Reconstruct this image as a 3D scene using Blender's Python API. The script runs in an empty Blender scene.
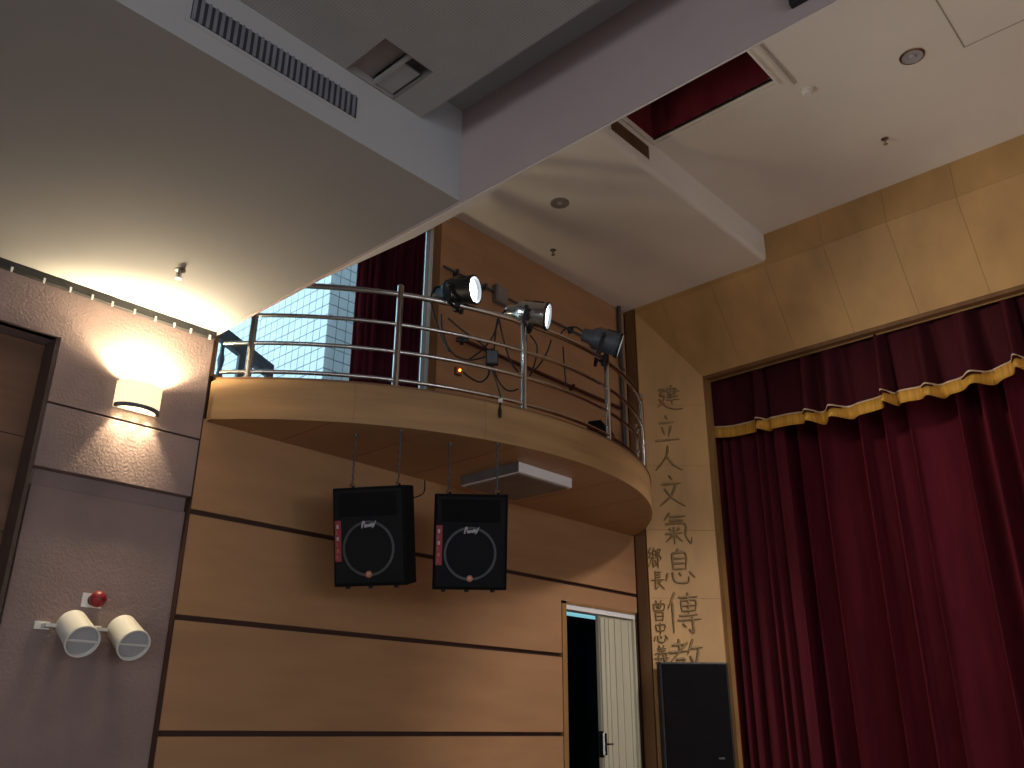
import bpy, bmesh, math, random
from mathutils import Vector, Matrix
random.seed(7)
D = bpy.data
S = bpy.context.scene
COL = S.collection
PI = math.pi

# ------------------------------------------------------------------ camera
CAM = Vector((0, 0, 1.5)); FPX = 870.2
YAW, PITCH, ROLL = math.radians(42.7323), math.radians(21.7119), math.radians(-0.34707)
_F = Vector((math.cos(PITCH)*math.cos(YAW), math.cos(PITCH)*math.sin(YAW), math.sin(PITCH)))
_R0 = Vector((math.sin(YAW), -math.cos(YAW), 0)); _D0 = _F.cross(_R0)
_R = _R0*math.cos(ROLL) + _D0*math.sin(ROLL)
_Dn = -_R0*math.sin(ROLL) + _D0*math.cos(ROLL)
cam = D.cameras.new('camera'); cam.sensor_width = 36; cam.lens = FPX*36/1024; cam.clip_start = .05
co = D.objects.new('camera', cam); COL.objects.link(co)
m = Matrix((( _R.x, -_Dn.x, -_F.x, CAM.x), (_R.y, -_Dn.y, -_F.y, CAM.y), (_R.z, -_Dn.z, -_F.z, CAM.z), (0, 0, 0, 1)))
co.matrix_world = m
S.camera = co
def ray(x, y): return _R*(x-512) + _Dn*(y-384) + _F*FPX
def onY(x, y, v): d = ray(x, y); return CAM + d*((v-CAM.y)/d.y)
def onZ(x, y, v): d = ray(x, y); return CAM + d*((v-CAM.z)/d.z)

# ------------------------------------------------------------------ world, daylight, exposure
W_ = D.worlds.new('world'); S.world = W_; W_.use_nodes = True
bg = W_.node_tree.nodes['Background']
bg.inputs[0].default_value = (.60, .86, 1.0, 1); bg.inputs[1].default_value = 2.3
S.view_settings.view_transform = 'Standard'; S.view_settings.look = 'None'
S.view_settings.exposure = 0; S.view_settings.gamma = 1; S.view_settings.use_curve_mapping = False
def area(name, loc, direction, sx, sy, power, col):
    l = D.lights.new(name, 'AREA'); l.shape = 'RECTANGLE'; l.size = sx; l.size_y = sy; l.energy = power; l.color = col
    o = D.objects.new(name, l); COL.objects.link(o); o.location = loc
    o.rotation_euler = Vector(direction).to_track_quat('-Z', 'Y').to_euler(); return o
# daylight through the hall's windows in the right-hand wall and the rear wall (behind the camera)
for i, x in enumerate((-5.0, -1.2, 2.6)):
    area('daylight', (x, -7.7, 2.4), (0, 1, 0), 2.4, 2.0, 60, (1.0, .93, .97))
for i, y in enumerate((-4.5, 0.0)):
    area('daylight', (-8.0, y, 2.4), (1, 0, 0), 2.4, 2.0, 60, (1.0, .93, .97))

# ------------------------------------------------------------------ materials
def nd(t, kind, **kw):
    n = t.nodes.new(kind)
    for k, v in kw.items(): setattr(n, k, v)
    return n
def mat(name, col, rough=.6, metal=0, var=.08, scale=(6, 6, 6), bump=0, bscale=80, col2=None, emit=None, spec=.4):
    m = D.materials.new(name); m.use_nodes = True; t = m.node_tree; b = t.nodes['Principled BSDF']
    b.inputs['Roughness'].default_value = rough; b.inputs['Metallic'].default_value = metal
    b.inputs['Specular IOR Level'].default_value = spec
    tc = nd(t, 'ShaderNodeTexCoord'); mp = nd(t, 'ShaderNodeMapping'); mp.inputs['Scale'].default_value = scale
    g = nd(t, 'ShaderNodeNewGeometry')
    t.links.new(g.outputs['Position'], mp.inputs['Vector'])
    nz = nd(t, 'ShaderNodeTexNoise'); nz.inputs['Scale'].default_value = 1; nz.inputs['Detail'].default_value = 6
    t.links.new(mp.outputs[0], nz.inputs['Vector'])
    r = nd(t, 'ShaderNodeValToRGB'); t.links.new(nz.outputs['Fac'], r.inputs['Fac'])
    c2 = col2 or tuple(c*(1-2.2*var) for c in col)
    r.color_ramp.elements[0].position = .3; r.color_ramp.elements[1].position = .7
    r.color_ramp.elements[0].color = (*c2, 1); r.color_ramp.elements[1].color = (*[min(1, c*(1+var)) for c in col], 1)
    t.links.new(r.outputs['Color'], b.inputs['Base Color'])
    if bump:
        n2 = nd(t, 'ShaderNodeTexNoise'); n2.inputs['Scale'].default_value = bscale; n2.inputs['Detail'].default_value = 3
        t.links.new(g.outputs['Position'], n2.inputs['Vector'])
        bp = nd(t, 'ShaderNodeBump'); bp.inputs['Strength'].default_value = bump; bp.inputs['Distance'].default_value = .01
        t.links.new(n2.outputs['Fac'], bp.inputs['Height']); t.links.new(bp.outputs['Normal'], b.inputs['Normal'])
    if emit:
        b.inputs['Emission Color'].default_value = (*emit[0], 1); b.inputs['Emission Strength'].default_value = emit[1]
    return m
M = {}
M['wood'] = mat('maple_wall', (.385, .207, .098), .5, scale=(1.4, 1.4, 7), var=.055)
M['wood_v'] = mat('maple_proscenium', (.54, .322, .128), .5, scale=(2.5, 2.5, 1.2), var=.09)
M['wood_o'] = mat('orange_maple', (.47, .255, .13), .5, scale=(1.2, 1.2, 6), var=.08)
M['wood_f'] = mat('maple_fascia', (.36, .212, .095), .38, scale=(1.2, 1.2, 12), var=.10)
M['wood_d'] = mat('brown_wood', (.20, .10, .042), .5, scale=(5, 5, 1), var=.12)
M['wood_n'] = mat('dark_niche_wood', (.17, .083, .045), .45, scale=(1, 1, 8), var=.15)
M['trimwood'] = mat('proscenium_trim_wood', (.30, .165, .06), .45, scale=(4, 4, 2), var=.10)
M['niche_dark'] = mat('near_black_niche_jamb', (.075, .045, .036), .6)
M['groove'] = mat('dark_groove', (.045, .018, .011), .7)
M['stucco'] = mat('pinkish_stucco', (.25, .18, .168), .9, var=.06, scale=(3, 3, 3), bump=.4, bscale=55)
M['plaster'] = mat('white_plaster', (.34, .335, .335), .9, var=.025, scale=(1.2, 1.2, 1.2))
M['plaster_w'] = mat('cream_plaster', (.79, .755, .70), .9, var=.03, scale=(1, 1, 1))
M['lav'] = mat('lavender_plaster', (.47, .37, .36), .9, var=.03, scale=(1.5, 1.5, 1.5))
M['dark'] = mat('black_paint', (.018, .018, .02), .55)
M['black'] = mat('black_plastic', (.012, .012, .014), .45)
M['blackcar'] = mat('black_carpeted_box', (.005, .005, .006), .9, spec=.15, bump=.3, bscale=300)
M['grille'] = mat('dark_speaker_cloth', (.009, .010, .012), .85, spec=.2, bump=.3, bscale=500)
M['ring'] = mat('grey_ring', (.06, .063, .07), .4)
M['chrome'] = mat('stainless_steel', (.55, .54, .52), .22, 1, var=.03)
M['steel'] = mat('brushed_dark_steel', (.25, .25, .26), .35, 1)
M['ironbox'] = mat('dark_grey_metal', (.09, .10, .12), .5, .3)
M['white'] = mat('white_plastic', (.72, .70, .64), .45, var=.02)
M['whitem'] = mat('white_enamel', (.78, .77, .75), .4, var=.02)
M['lens'] = mat('frosted_lens', (.38, .38, .40), .25, var=.02)
M['red'] = mat('red_plastic', (.22, .012, .02), .4)
M['redlabel'] = mat('red_label', (.26, .028, .036), .5)
M['orange'] = mat('orange_badge', (.45, .14, .07), .5)
M['ink'] = mat('silver_print', (.42, .42, .44), .5)
M['velvet'] = mat('red_velvet', (.09, .009, .016), .85, scale=(8, 8, 1), var=.12, spec=.15)
M['velvet_m'] = mat('main_curtain_velvet', (.125, .011, .021), .85, scale=(8, 8, 1), var=.12, spec=.15)
M['velvet_s'] = mat('slot_lining_red', (.15, .016, .026), .85, scale=(8, 8, 1), var=.12, spec=.15)
M['velvet_b'] = mat('bright_red_velvet', (.062, .008, .013), .85, scale=(8, 8, 1), var=.12, spec=.15)
M['velvet_d'] = mat('plum_window_curtain', (.055, .008, .018), .9, scale=(8, 8, 1), var=.12, spec=.1)
M['gold'] = mat('gold_fringe', (.66, .335, .045), .7, scale=(60, 60, 2), var=.14)
M['goldpipe'] = mat('cream_piping', (.70, .52, .36), .7)
M['letter'] = mat('carved_letter_brown', (.30, .195, .085), .45, var=.12, scale=(20, 20, 20))
M['cream'] = mat('cream_door_paint', (.50, .48, .35), .35, var=.03, scale=(20, 20, 1))
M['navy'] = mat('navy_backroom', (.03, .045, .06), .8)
M['tile'] = mat('white_glazed_tile', (.80, .82, .84), .35, var=.03, scale=(4, 4, 4))
M['grout'] = mat('blue_grey_grout', (.16, .21, .25), .9)
M['slat'] = mat('vent_slat_grey', (.17, .17, .20), .5)
M['ventdark'] = mat('vent_dark', (.03, .028, .03), .8)
M['floor'] = mat('terrazzo_floor', (.42, .36, .30), .45, var=.06)
M['stagefl'] = mat('stage_boards', (.30, .17, .07), .45, scale=(1, 12, 12), var=.12)
M['shade'] = mat('sconce_white_shade', (.75, .70, .58), .5, emit=((1, .80, .47), 1.1))
M['glow_w'] = mat('sconce_bulb', (1, .9, .7), .5, emit=((1, .80, .47), 60))
M['glow_c'] = mat('lamp_lens_lit', (1, 1, 1), .5, emit=((.86, .95, 1), 22))
M['led'] = mat('orange_led', (1, .3, .05), .5, emit=((1, .22, .03), 9))
M['darkred'] = mat('dark_red_pipe', (.075, .018, .015), .5)
M['race'] = mat('raceway_grey', (.42, .38, .35), .6)
M['oldsteel'] = mat('grey_steel_box', (.26, .235, .22), .5)
# perforated acoustic ceiling
pm = mat('perforated_ceiling_board', (.375, .37, .365), .9, var=.03); M['perf'] = pm
t = pm.node_tree; b = t.nodes['Principled BSDF']; src = b.inputs['Base Color'].links[0].from_socket
g = nd(t, 'ShaderNodeNewGeometry'); sc_ = nd(t, 'ShaderNodeVectorMath', operation='SCALE'); sc_.inputs['Scale'].default_value = 66
fr = nd(t, 'ShaderNodeVectorMath', operation='FRACTION'); sb = nd(t, 'ShaderNodeVectorMath', operation='SUBTRACT'); sb.inputs[1].default_value = (.5, .5, 0)
mu = nd(t, 'ShaderNodeVectorMath', operation='MULTIPLY'); mu.inputs[1].default_value = (1, 1, 0)
ln = nd(t, 'ShaderNodeVectorMath', operation='LENGTH'); lt = nd(t, 'ShaderNodeMath', operation='LESS_THAN'); lt.inputs[1].default_value = .27
mx = nd(t, 'ShaderNodeMix', data_type='RGBA'); mx.inputs['B'].default_value = (.28, .275, .27, 1)
L = t.links.new
L(g.outputs['Position'], sc_.inputs[0]); L(sc_.outputs[0], fr.inputs[0]); L(fr.outputs[0], sb.inputs[0]); L(sb.outputs[0], mu.inputs[0])
L(mu.outputs[0], ln.inputs[0]); L(ln.outputs['Value'], lt.inputs[0]); L(lt.outputs[0], mx.inputs['Factor']); L(src, mx.inputs['A']); L(mx.outputs['Result'], b.inputs['Base Color'])
# window glass: mostly clear with a faint reflection
gm = D.materials.new('window_glass'); gm.use_nodes = True; t = gm.node_tree; t.nodes.clear()
o_ = nd(t, 'ShaderNodeOutputMaterial'); tr = nd(t, 'ShaderNodeBsdfTransparent'); gl = nd(t, 'ShaderNodeBsdfGlossy'); gl.inputs['Roughness'].default_value = .02
tr.inputs[0].default_value = (.93, .98, 1, 1)
fz = nd(t, 'ShaderNodeFresnel'); fz.inputs['IOR'].default_value = 1.3; mxs = nd(t, 'ShaderNodeMixShader')
t.links.new(fz.outputs[0], mxs.inputs[0]); t.links.new(tr.outputs[0], mxs.inputs[1]); t.links.new(gl.outputs[0], mxs.inputs[2]); t.links.new(mxs.outputs[0], o_.inputs[0])
M['glass'] = gm

# ------------------------------------------------------------------ mesh helpers
WORLD = {}   # object name -> world location of its origin (parents are never rotated)
class MB:
    def __init__(s, xf=None): s.v = []; s.f = []; s.xf = xf
    def add(s, vs, fs):
        k = len(s.v); s.v += [Vector(p) for p in vs]; s.f += [tuple(i+k for i in f) for f in fs]; return s
    def box(s, a, b):
        x0, y0, z0 = a; x1, y1, z1 = b
        return s.add([(x0,y0,z0),(x1,y0,z0),(x1,y1,z0),(x0,y1,z0),(x0,y0,z1),(x1,y0,z1),(x1,y1,z1),(x0,y1,z1)],
                     [(0,3,2,1),(4,5,6,7),(0,1,5,4),(1,2,6,5),(2,3,7,6),(3,0,4,7)])
    def prism(s, pts, vec):
        n = len(pts); v = Vector(vec)
        a = [Vector(p) for p in pts]
        return s.add(a + [p+v for p in a], [tuple(range(n-1, -1, -1)), tuple(range(n, 2*n))] + [(i, (i+1) % n, n+(i+1) % n, n+i) for i in range(n)])
    def tube(s, pts, r, n=8, cap=True, closed=False):
        P = [Vector(p) for p in pts]; k0 = len(s.v); N = len(P)
        rr = r if isinstance(r, (list, tuple)) else [r]*N
        up = None
        for i in range(N):
            d = (P[min(i+1, N-1)] - P[max(i-1, 0)]).normalized()
            if up is None:
                up = Vector((0, 0, 1)) if abs(d.z) < .9 else Vector((1, 0, 0))
            a = d.cross(up).normalized(); up = a.cross(d).normalized()
            for j in range(n):
                an = 2*PI*j/n; s.v.append(P[i] + (a*math.cos(an) + up*math.sin(an))*rr[i])
        for i in range(N-1):
            for j in range(n):
                s.f.append((k0+i*n+j, k0+i*n+(j+1) % n, k0+(i+1)*n+(j+1) % n, k0+(i+1)*n+j))
        if cap: s.f.append(tuple(k0+j for j in range(n-1, -1, -1))); s.f.append(tuple(k0+(N-1)*n+j for j in range(n)))
        return s
    def lathe(s, prof, axis=(0, 0, 1), org=(0, 0, 0), n=24, a0=0, a1=2*PI):
        ax = Vector(axis).normalized(); u = ax.orthogonal().normalized(); w = ax.cross(u); o = Vector(org)
        full = abs(a1-a0-2*PI) < 1e-6; cols = n if full else n+1; k0 = len(s.v)
        for (r, h) in prof:
            for j in range(cols):
                an = a0 + (a1-a0)*j/n; s.v.append(o + ax*h + (u*math.cos(an) + w*math.sin(an))*max(r, 1e-5))
        for i in range(len(prof)-1):
            for j in range(n):
                j2 = (j+1) % cols
                s.f.append((k0+i*cols+j, k0+i*cols+j2, k0+(i+1)*cols+j2, k0+(i+1)*cols+j))
        return s
    def sphere(s, c, r, n=10):
        return s.lathe([(r*math.sin(PI*i/n), -r*math.cos(PI*i/n)) for i in range(n+1)], org=c, n=12)
    def build(s, name, mt, parent=None, smooth=False, bevel=0):
        V = [s.xf @ p for p in s.v] if s.xf else s.v
        lo = Vector([min(p[i] for p in V) for i in range(3)]); hi = Vector([max(p[i] for p in V) for i in range(3)])
        org = Vector(((lo.x+hi.x)/2, (lo.y+hi.y)/2, lo.z))
        me = D.meshes.new(name); me.from_pydata([tuple(p-org) for p in V], [], s.f); me.update()
        bm = bmesh.new(); bm.from_mesh(me); bmesh.ops.recalc_face_normals(bm, faces=bm.faces); bm.to_mesh(me); bm.free()
        me.materials.append(M[mt] if isinstance(mt, str) else mt)
        if smooth:
            for p in me.polygons: p.use_smooth = True
        o = D.objects.new(name, me); COL.objects.link(o)
        link(o, org, parent)
        if smooth:
            md = o.modifiers.new('edges', 'EDGE_SPLIT'); md.split_angle = math.radians(38)
        if bevel:
            md = o.modifiers.new('bevel', 'BEVEL'); md.width = bevel; md.segments = 2; md.limit_method = 'ANGLE'
        return o
def link(o, org, parent):
    WORLD[o.name] = Vector(org)
    if parent: o.parent = parent; o.location = Vector(org) - WORLD[parent.name]
    else: o.location = org
def tag(o, label, cat, group=None, kind=None):
    o['label'] = label; o['category'] = cat
    if group: o['group'] = group
    if kind: o['kind'] = kind
    return o
def thing(name, loc, label, cat, group=None, kind=None):
    o = D.objects.new(name, None); o.empty_display_size = .1; COL.objects.link(o); link(o, loc, None)
    return tag(o, label, cat, group, kind)
def box(a, b): return MB().box(a, b)
def basis(xa, up=(0, 0, 1), loc=(0, 0, 0)):
    x = Vector(xa).normalized(); y = Vector(up).cross(x).normalized(); z = x.cross(y)
    return Matrix(((x.x, y.x, z.x, loc[0]), (x.y, y.y, z.y, loc[1]), (x.z, y.z, z.z, loc[2]), (0, 0, 0, 1)))
def spline(P, k=6):
    P = [Vector(p) for p in P]; out = []
    for i in range(len(P)-1):
        a = P[max(i-1, 0)]; b = P[i]; c = P[i+1]; d = P[min(i+2, len(P)-1)]
        for j in range(k):
            t = j/k; out.append(.5*((2*b) + (c-a)*t + (2*a-5*b+4*c-d)*t*t + (3*b-a-3*c+d)*t**3))
    out.append(P[-1]); return out

# ------------------------------------------------------------------ dimensions
WY = 5.6        # left wall face
XB = 2.81       # bulkhead / start of the balcony bay
XS = 8.12       # stage front plane
ZSOF = 4.22; ZHALL = 4.60; ZLOW = 6.36; ZUP = 6.69; YSTEP = 3.67
ZST = .60       # stage platform
CX, CY, CR = 5.45, 7.54, 3.30    # balcony front arc
def arcY(x, R=CR): return CY - math.sqrt(R*R - (x-CX)**2)

# ------------------------------------------------------------------ room shell
tag(box((-8.2, -8, -.1), (6.6, WY+.25, 0)).build('floor', 'floor'), 'pale terrazzo hall floor', 'floor', kind='structure')
tag(box((6.6, -8, -.1), (12, WY+.25, ZST)).build('floor_stage', 'stagefl'), 'raised wooden stage platform in front of the curtain', 'stage', kind='structure')
# rear and right walls with window openings (behind the camera)
w = MB().box((-8.4, -8, 0), (-8.2, 6, 1.3)).box((-8.4, -8, 3.5), (-8.2, 6, 7))
for y0, y1 in ((-8, -5.8), (-3.2, -1.3), (1.3, 6)): w.box((-8.4, y0, 1.3), (-8.2, y1, 3.5))
tag(w.build('wall_rear', 'plaster'), 'plain rear hall wall with windows', 'wall', kind='structure')
w = MB().box((-8.4, -8.2, 0), (12, -8, 1.3)).box((-8.4, -8.2, 3.5), (12, -8, 7.4))
for x0, x1 in ((-8.4, -6.3), (-3.7, -2.5), (.1, 1.3), (3.9, 12)): w.box((x0, -8.2, 1.3), (x1, -8, 3.5))
tag(w.build('wall_right', 'plaster'), 'plain right hall wall with windows', 'wall', kind='structure')

tag(box((1.5, -8.2, 7.42), (12.1, WY+.34, 11)).build('sky_blocker', 'plaster'), 'unseen block added above the stage bay to cut sky light outside', 'blocker', kind='structure')  # unseen mass, added to keep sky light off the tiled wall's right face
# stucco wall with panels
wl = MB().box((-8.2, WY+.24, 0), (XB, WY+.34, ZSOF+.6)).box((1.78, WY+.075, 0), (XB, WY+.24, ZSOF)).box((-8.2, WY+.03, 3.835), (1.78, WY+.24, ZSOF)).box((-8.2, WY+.03, 0), (.2, WY+.24, 3.835))
wl = tag(wl.build('wall_left', 'stucco'), 'pinkish textured stucco wall carrying the lit sconce', 'wall', kind='structure')
WL = WY+.048    # the lower stucco panel is set back under the ledge
def pxz(pts, y0, y1, name, mt, parent, bevel=0):
    return MB().prism([(x, y0, z) for x, z in pts], (0, y1-y0, 0)).build(name, mt, parent, bevel=bevel)
pxz([(1.78, 3.403), (XB, 3.403), (XB, ZSOF), (1.78, ZSOF)], WY, WY+.08, 'stucco_panel', 'stucco', wl)
pxz([(-8.2, 3.835), (1.7795, 3.835), (1.7795, ZSOF), (-8.2, ZSOF)], WY, WY+.08, 'stucco_panel', 'stucco', wl)
pxz([(1.78, 2.985), (XB, 2.985), (XB, 3.391), (1.78, 3.391)], WY, WY+.08, 'stucco_panel', 'stucco', wl, .004)
pxz([(1.80, 0), (XB, 0), (XB, 2.885), (1.80, 2.885)], WL, WY+.08, 'stucco_panel', 'stucco', wl, .006)
pxz([(-8.2, 0), (.2, 0), (.2, 3.83), (-8.2, 3.83)], WY, WY+.08, 'stucco_panel', 'stucco', wl, .004)
for z0, z1 in ((0, .9), (.905, 1.7), (1.705, 2.6), (2.605, 3.2), (3.205, 3.83)):
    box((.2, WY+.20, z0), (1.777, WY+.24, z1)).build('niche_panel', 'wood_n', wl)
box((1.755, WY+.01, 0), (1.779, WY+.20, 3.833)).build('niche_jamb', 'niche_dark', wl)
# dark trim under the soffit, with pale clips
tr1 = tag(box((-8.2, WY-.035, 4.165), (XB-.005, WY, ZSOF)).build('trim_1', 'dark'), 'dark grey metal strip along the top of the stucco wall', 'trim', kind='structure')
for x in (1.40, 1.595, 1.759, 1.901, 2.036, 2.19, 2.341, 2.48, 2.607, 2.757):
    MB().box((x-.006, WY-.045, 4.155), (x+.006, WY-.035, 4.18)).lathe([(0, 0), (.006, .003), (.006, .010), (0, .014)], (0, 0, -1), (x, WY-.04, 4.157), 8).build('clip', 'whitem', tr1)
# a dark corner bead between stucco and wood
tag(box((XB, WY-.002, 0), (XB+.009, WY+.03, ZSOF)).build('trim_2', 'groove'), 'thin dark bead between the stucco and the wood panelling', 'trim', kind='structure')

# wood panelled wall below and above the balcony
wd = MB()
Y0, Y1 = WY+.03, WY+.25
wd.box((XB, Y0, 0), (6.80, Y1, 3.90)).box((6.80, Y0, 2.70), (8.30, Y1, 3.90)).box((8.05, Y0, 0), (8.30, Y1, 2.70))
wd.box((4.95, Y0, 3.90), (8.30, Y1, ZLOW+.1)).box((XB, Y0, 6.22), (4.95, Y1, ZLOW+.5)).box((XB, Y0, 3.9), (2.835, Y1, 6.3))
wf = tag(wd.build('wall_left_front', 'groove'), 'honey maple panelled wall with dark grooves below the balcony', 'wall', kind='structure')
XP0, XP1 = XB+.011, 8.10
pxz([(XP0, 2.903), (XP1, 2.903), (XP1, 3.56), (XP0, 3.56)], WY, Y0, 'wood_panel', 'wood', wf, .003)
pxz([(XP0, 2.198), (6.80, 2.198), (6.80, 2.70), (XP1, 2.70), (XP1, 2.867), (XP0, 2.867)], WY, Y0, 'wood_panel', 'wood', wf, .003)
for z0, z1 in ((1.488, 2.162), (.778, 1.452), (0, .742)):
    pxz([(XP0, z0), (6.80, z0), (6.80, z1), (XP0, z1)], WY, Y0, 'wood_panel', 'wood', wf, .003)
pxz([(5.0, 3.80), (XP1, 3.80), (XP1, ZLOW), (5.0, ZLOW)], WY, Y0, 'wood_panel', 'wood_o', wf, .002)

# soffit over the side aisle, bulkhead, hall ceiling
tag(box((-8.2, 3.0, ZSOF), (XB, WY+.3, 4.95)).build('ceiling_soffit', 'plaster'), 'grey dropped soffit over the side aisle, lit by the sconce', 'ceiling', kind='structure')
tag(MB().prism([(XB, -8, ZSOF-.015), (XB+.014, -8, ZSOF-.015), (XB+.014, 2.55, ZSOF-.015), (XB+.068, 3.0, ZSOF-.015), (XB+.068, 3.45, ZSOF-.015), (XB+.012, 4.25, ZSOF-.015), (XB+.012, WY+.03, ZSOF-.015), (XB, WY+.03, ZSOF-.015)], (0, 0, 2.8)).build('ceiling_bulkhead', 'lav'), 'pale bulkhead crossing the hall in front of the stage', 'ceiling', kind='structure')
tag(MB().prism([(XB+.006, -8, ZSOF-.019), (XB+.014, -8, ZSOF-.019), (XB+.014, 2.55, ZSOF-.019), (XB+.068, 3.0, ZSOF-.019), (XB+.068, 3.45, ZSOF-.019), (XB+.012, 4.25, ZSOF-.019), (XB+.006, 4.25, ZSOF-.019)], (0, 0, .004)).build('trim_3', 'plaster_w'), 'narrow cream strip along the underside of the bulkhead', 'trim', kind='structure')
HX0, HX1, HY0, HY1 = 1.99, 2.306, 2.684, 2.998
c = MB().box((-8.2, -8, ZHALL), (HX0, 3.0, ZHALL+.04)).box((HX1, -8, ZHALL), (2.5, 3.0, ZHALL+.04)).box((HX0, -8, ZHALL), (HX1, HY0, ZHALL+.04))
ch = tag(c.build('ceiling', 'perf'), 'perforated acoustic hall ceiling set between the bulkheads', 'ceiling', kind='structure')
tag(box((-8.2, -8, 4.83), (XB, 3.0, 4.95)).build('ceiling_deck', 'plaster'), 'plain slab above the perforated hall ceiling', 'ceiling', kind='structure')
# stage-front ceilings
c = MB().box((XB+.07, YSTEP+.12, ZLOW), (8.3, WY+.3, ZLOW+.1))
tag(c.build('ceiling_low', 'plaster_w'), 'lower cream ceiling above the balcony', 'ceiling', kind='structure')
SX0, SX1, SY0, SY1 = 4.7, 5.86, 2.405, 3.625
c = MB().box((XB+.014, -8, ZUP), (SX0, YSTEP+.1, ZUP+.1)).box((SX1, -8, ZUP), (8.3, YSTEP+.1, ZUP+.1)).box((SX0, -8, ZUP), (SX1, SY0, ZUP+.1)).box((SX0, SY1, ZUP), (SX1, YSTEP+.1, ZUP+.1))
tag(c.build('ceiling_front', 'plaster_w'), 'higher cream ceiling in front of the stage', 'ceiling', kind='structure')
st = MB(); n = 6
prof = [(YSTEP, ZUP+.02), (YSTEP, ZLOW+.05)] + [(YSTEP+.05-.05*math.cos(a), ZLOW+.05-.05*math.sin(a)) for a in [PI/2*i/n for i in range(1, n+1)]] + [(YSTEP+.12, ZLOW), (YSTEP+.12, ZUP+.02)]
st.prism([(XB+.075, y, z) for y, z in prof], (8.12-XB-.075, 0, 0))
tag(st.build('ceiling_step', 'plaster_w'), 'rounded step between the two stage-front ceilings', 'ceiling', kind='structure')

# ------------------------------------------------------------------ proscenium
pr = MB().box((XS+.02, 5.44, 0), (XS+.12, WY+.3, ZLOW)).box((XS+.02, -8, 6.30), (XS+.12, 5.6, ZUP+.3))
XI, YI, ZI = 8.67, 4.89, 5.47     # inner edge of the splay
YL, ZC = 5.44, 6.30               # outer edge of the splay
off = .03
pr.prism([(XS+.045, YL+.045, 0), (XI+.045, YI+.045, 0), (XI+.06, YI+.2, 0), (XS+.2, YL+.2, 0)], (0, 0, ZC))
pr.prism([(XS+.05, 5.45, ZC+.04), (XI+.05, 5.45, ZI+.04), (XI+.15, 5.45, ZI+.15), (XI, 5.45, ZC+.5), (XS+.1, 5.45, ZC+.5)], (0, -13.45, 0))
pf = tag(pr.build('wall_front', 'groove'), 'splayed maple proscenium wall framing the stage curtain', 'wall', kind='structure')
box((XS, 5.462, ZST), (XS+.025, WY, ZLOW)).build('corner_board', 'wood_d', pf)  # darker wood stands in for shade on this face turned from the light
# splay panels carrying the lettering
zs = [ZST, 1.35, 2.10, 2.85, 3.60, 4.35, 5.10]
def splay_panel(poly):   # poly in (s along splay 0..1, z)
    dx, dy = XI-XS, YI-YL
    MB().prism([(XS+dx*s, YL+dy*s, z) for s, z in poly], (.03, .03, 0)).build('splay_panel', 'wood_v', pf)
for a, b_ in zip(zs[:-1], zs[1:]): splay_panel([(0, a), (1, a), (1, b_-.0025), (0, b_-.0025)])
splay_panel([(0, 5.10), (1, 5.10), (1, ZI), (0, ZC)])
# head splay and upper strip panels
ys = [5.44, 5.04, 4.37, 3.70, 3.03, 2.36, 1.69, 1.02, .35, -.32, -.99, -1.66, -2.33, -3.0, -3.67, -4.34, -5.0, -6.0]
for i, (a, b_) in enumerate(zip(ys[:-1], ys[1:])):
    g_ = .003
    def yb(y): return y if y < YI else None
    def at(y, top): return (XS, y, ZC) if top else (XI, y, ZI)
    if i == 0:
        s_ = (a-b_)/(YL-YI)
        poly = [(XS, YL, ZC), (XS, b_+g_, ZC), (XS+(XI-XS)*(YL-b_)/(YL-YI), b_+g_, ZC-(ZC-ZI)*(YL-b_)/(YL-YI))]
    elif i == 1:
        sa = (YL-a)/(YL-YI)
        poly = [(XS, a, ZC), (XS, b_+g_, ZC), (XI, b_+g_, ZI), (XI, YI, ZI), (XS+(XI-XS)*sa, a, ZC-(ZC-ZI)*sa)]
    else:
        poly = [(XS, a, ZC), (XS, b_+g_, ZC), (XI, b_+g_, ZI), (XI, a, ZI)]
    MB().prism(poly, (.026, 0, .018)).build('head_panel', 'wood_v', pf)
    z1 = ZLOW if a > YSTEP+.1 else ZUP
    box((XS, b_+g_, ZC+.004), (XS+.025, a, z1)).build('frieze_panel', 'wood_v', pf)
# trim boards round the opening
MB().box((XI, YI-.0, ZST), (XI+.10, YI+.05, ZI+.02)).box((XI+.02, YI-.045, ZST), (XI+.10, YI, ZI)).build('jamb_trim', 'trimwood', pf)
box((XI, -6, ZI-.045), (XI+.10, YI, ZI+.02)).build('head_trim', 'wood_d', pf)
box((XI+.085, -6, ZI-.06), (XI+.10, YI, ZI-.045)).build('head_bead', 'trimwood', pf)
tag(MB().box((XI+.05, -8, 5.55), (12, 5.8, 5.65)).box((XI+.05, -8, 5.65), (XI+.15, 5.8, 7.2)).build('ceiling_stage', 'dark'), 'dark void above the stage', 'ceiling', kind='structure')
tag(MB().box((12, -8, 0), (12.1, 5.8, 5.6)).box((XI+.1, 5.5, ZST), (12, 5.6, 5.6)).build('wall_stage_rear', 'dark'), 'dark wall behind the stage curtain', 'wall', kind='structure')

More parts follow.
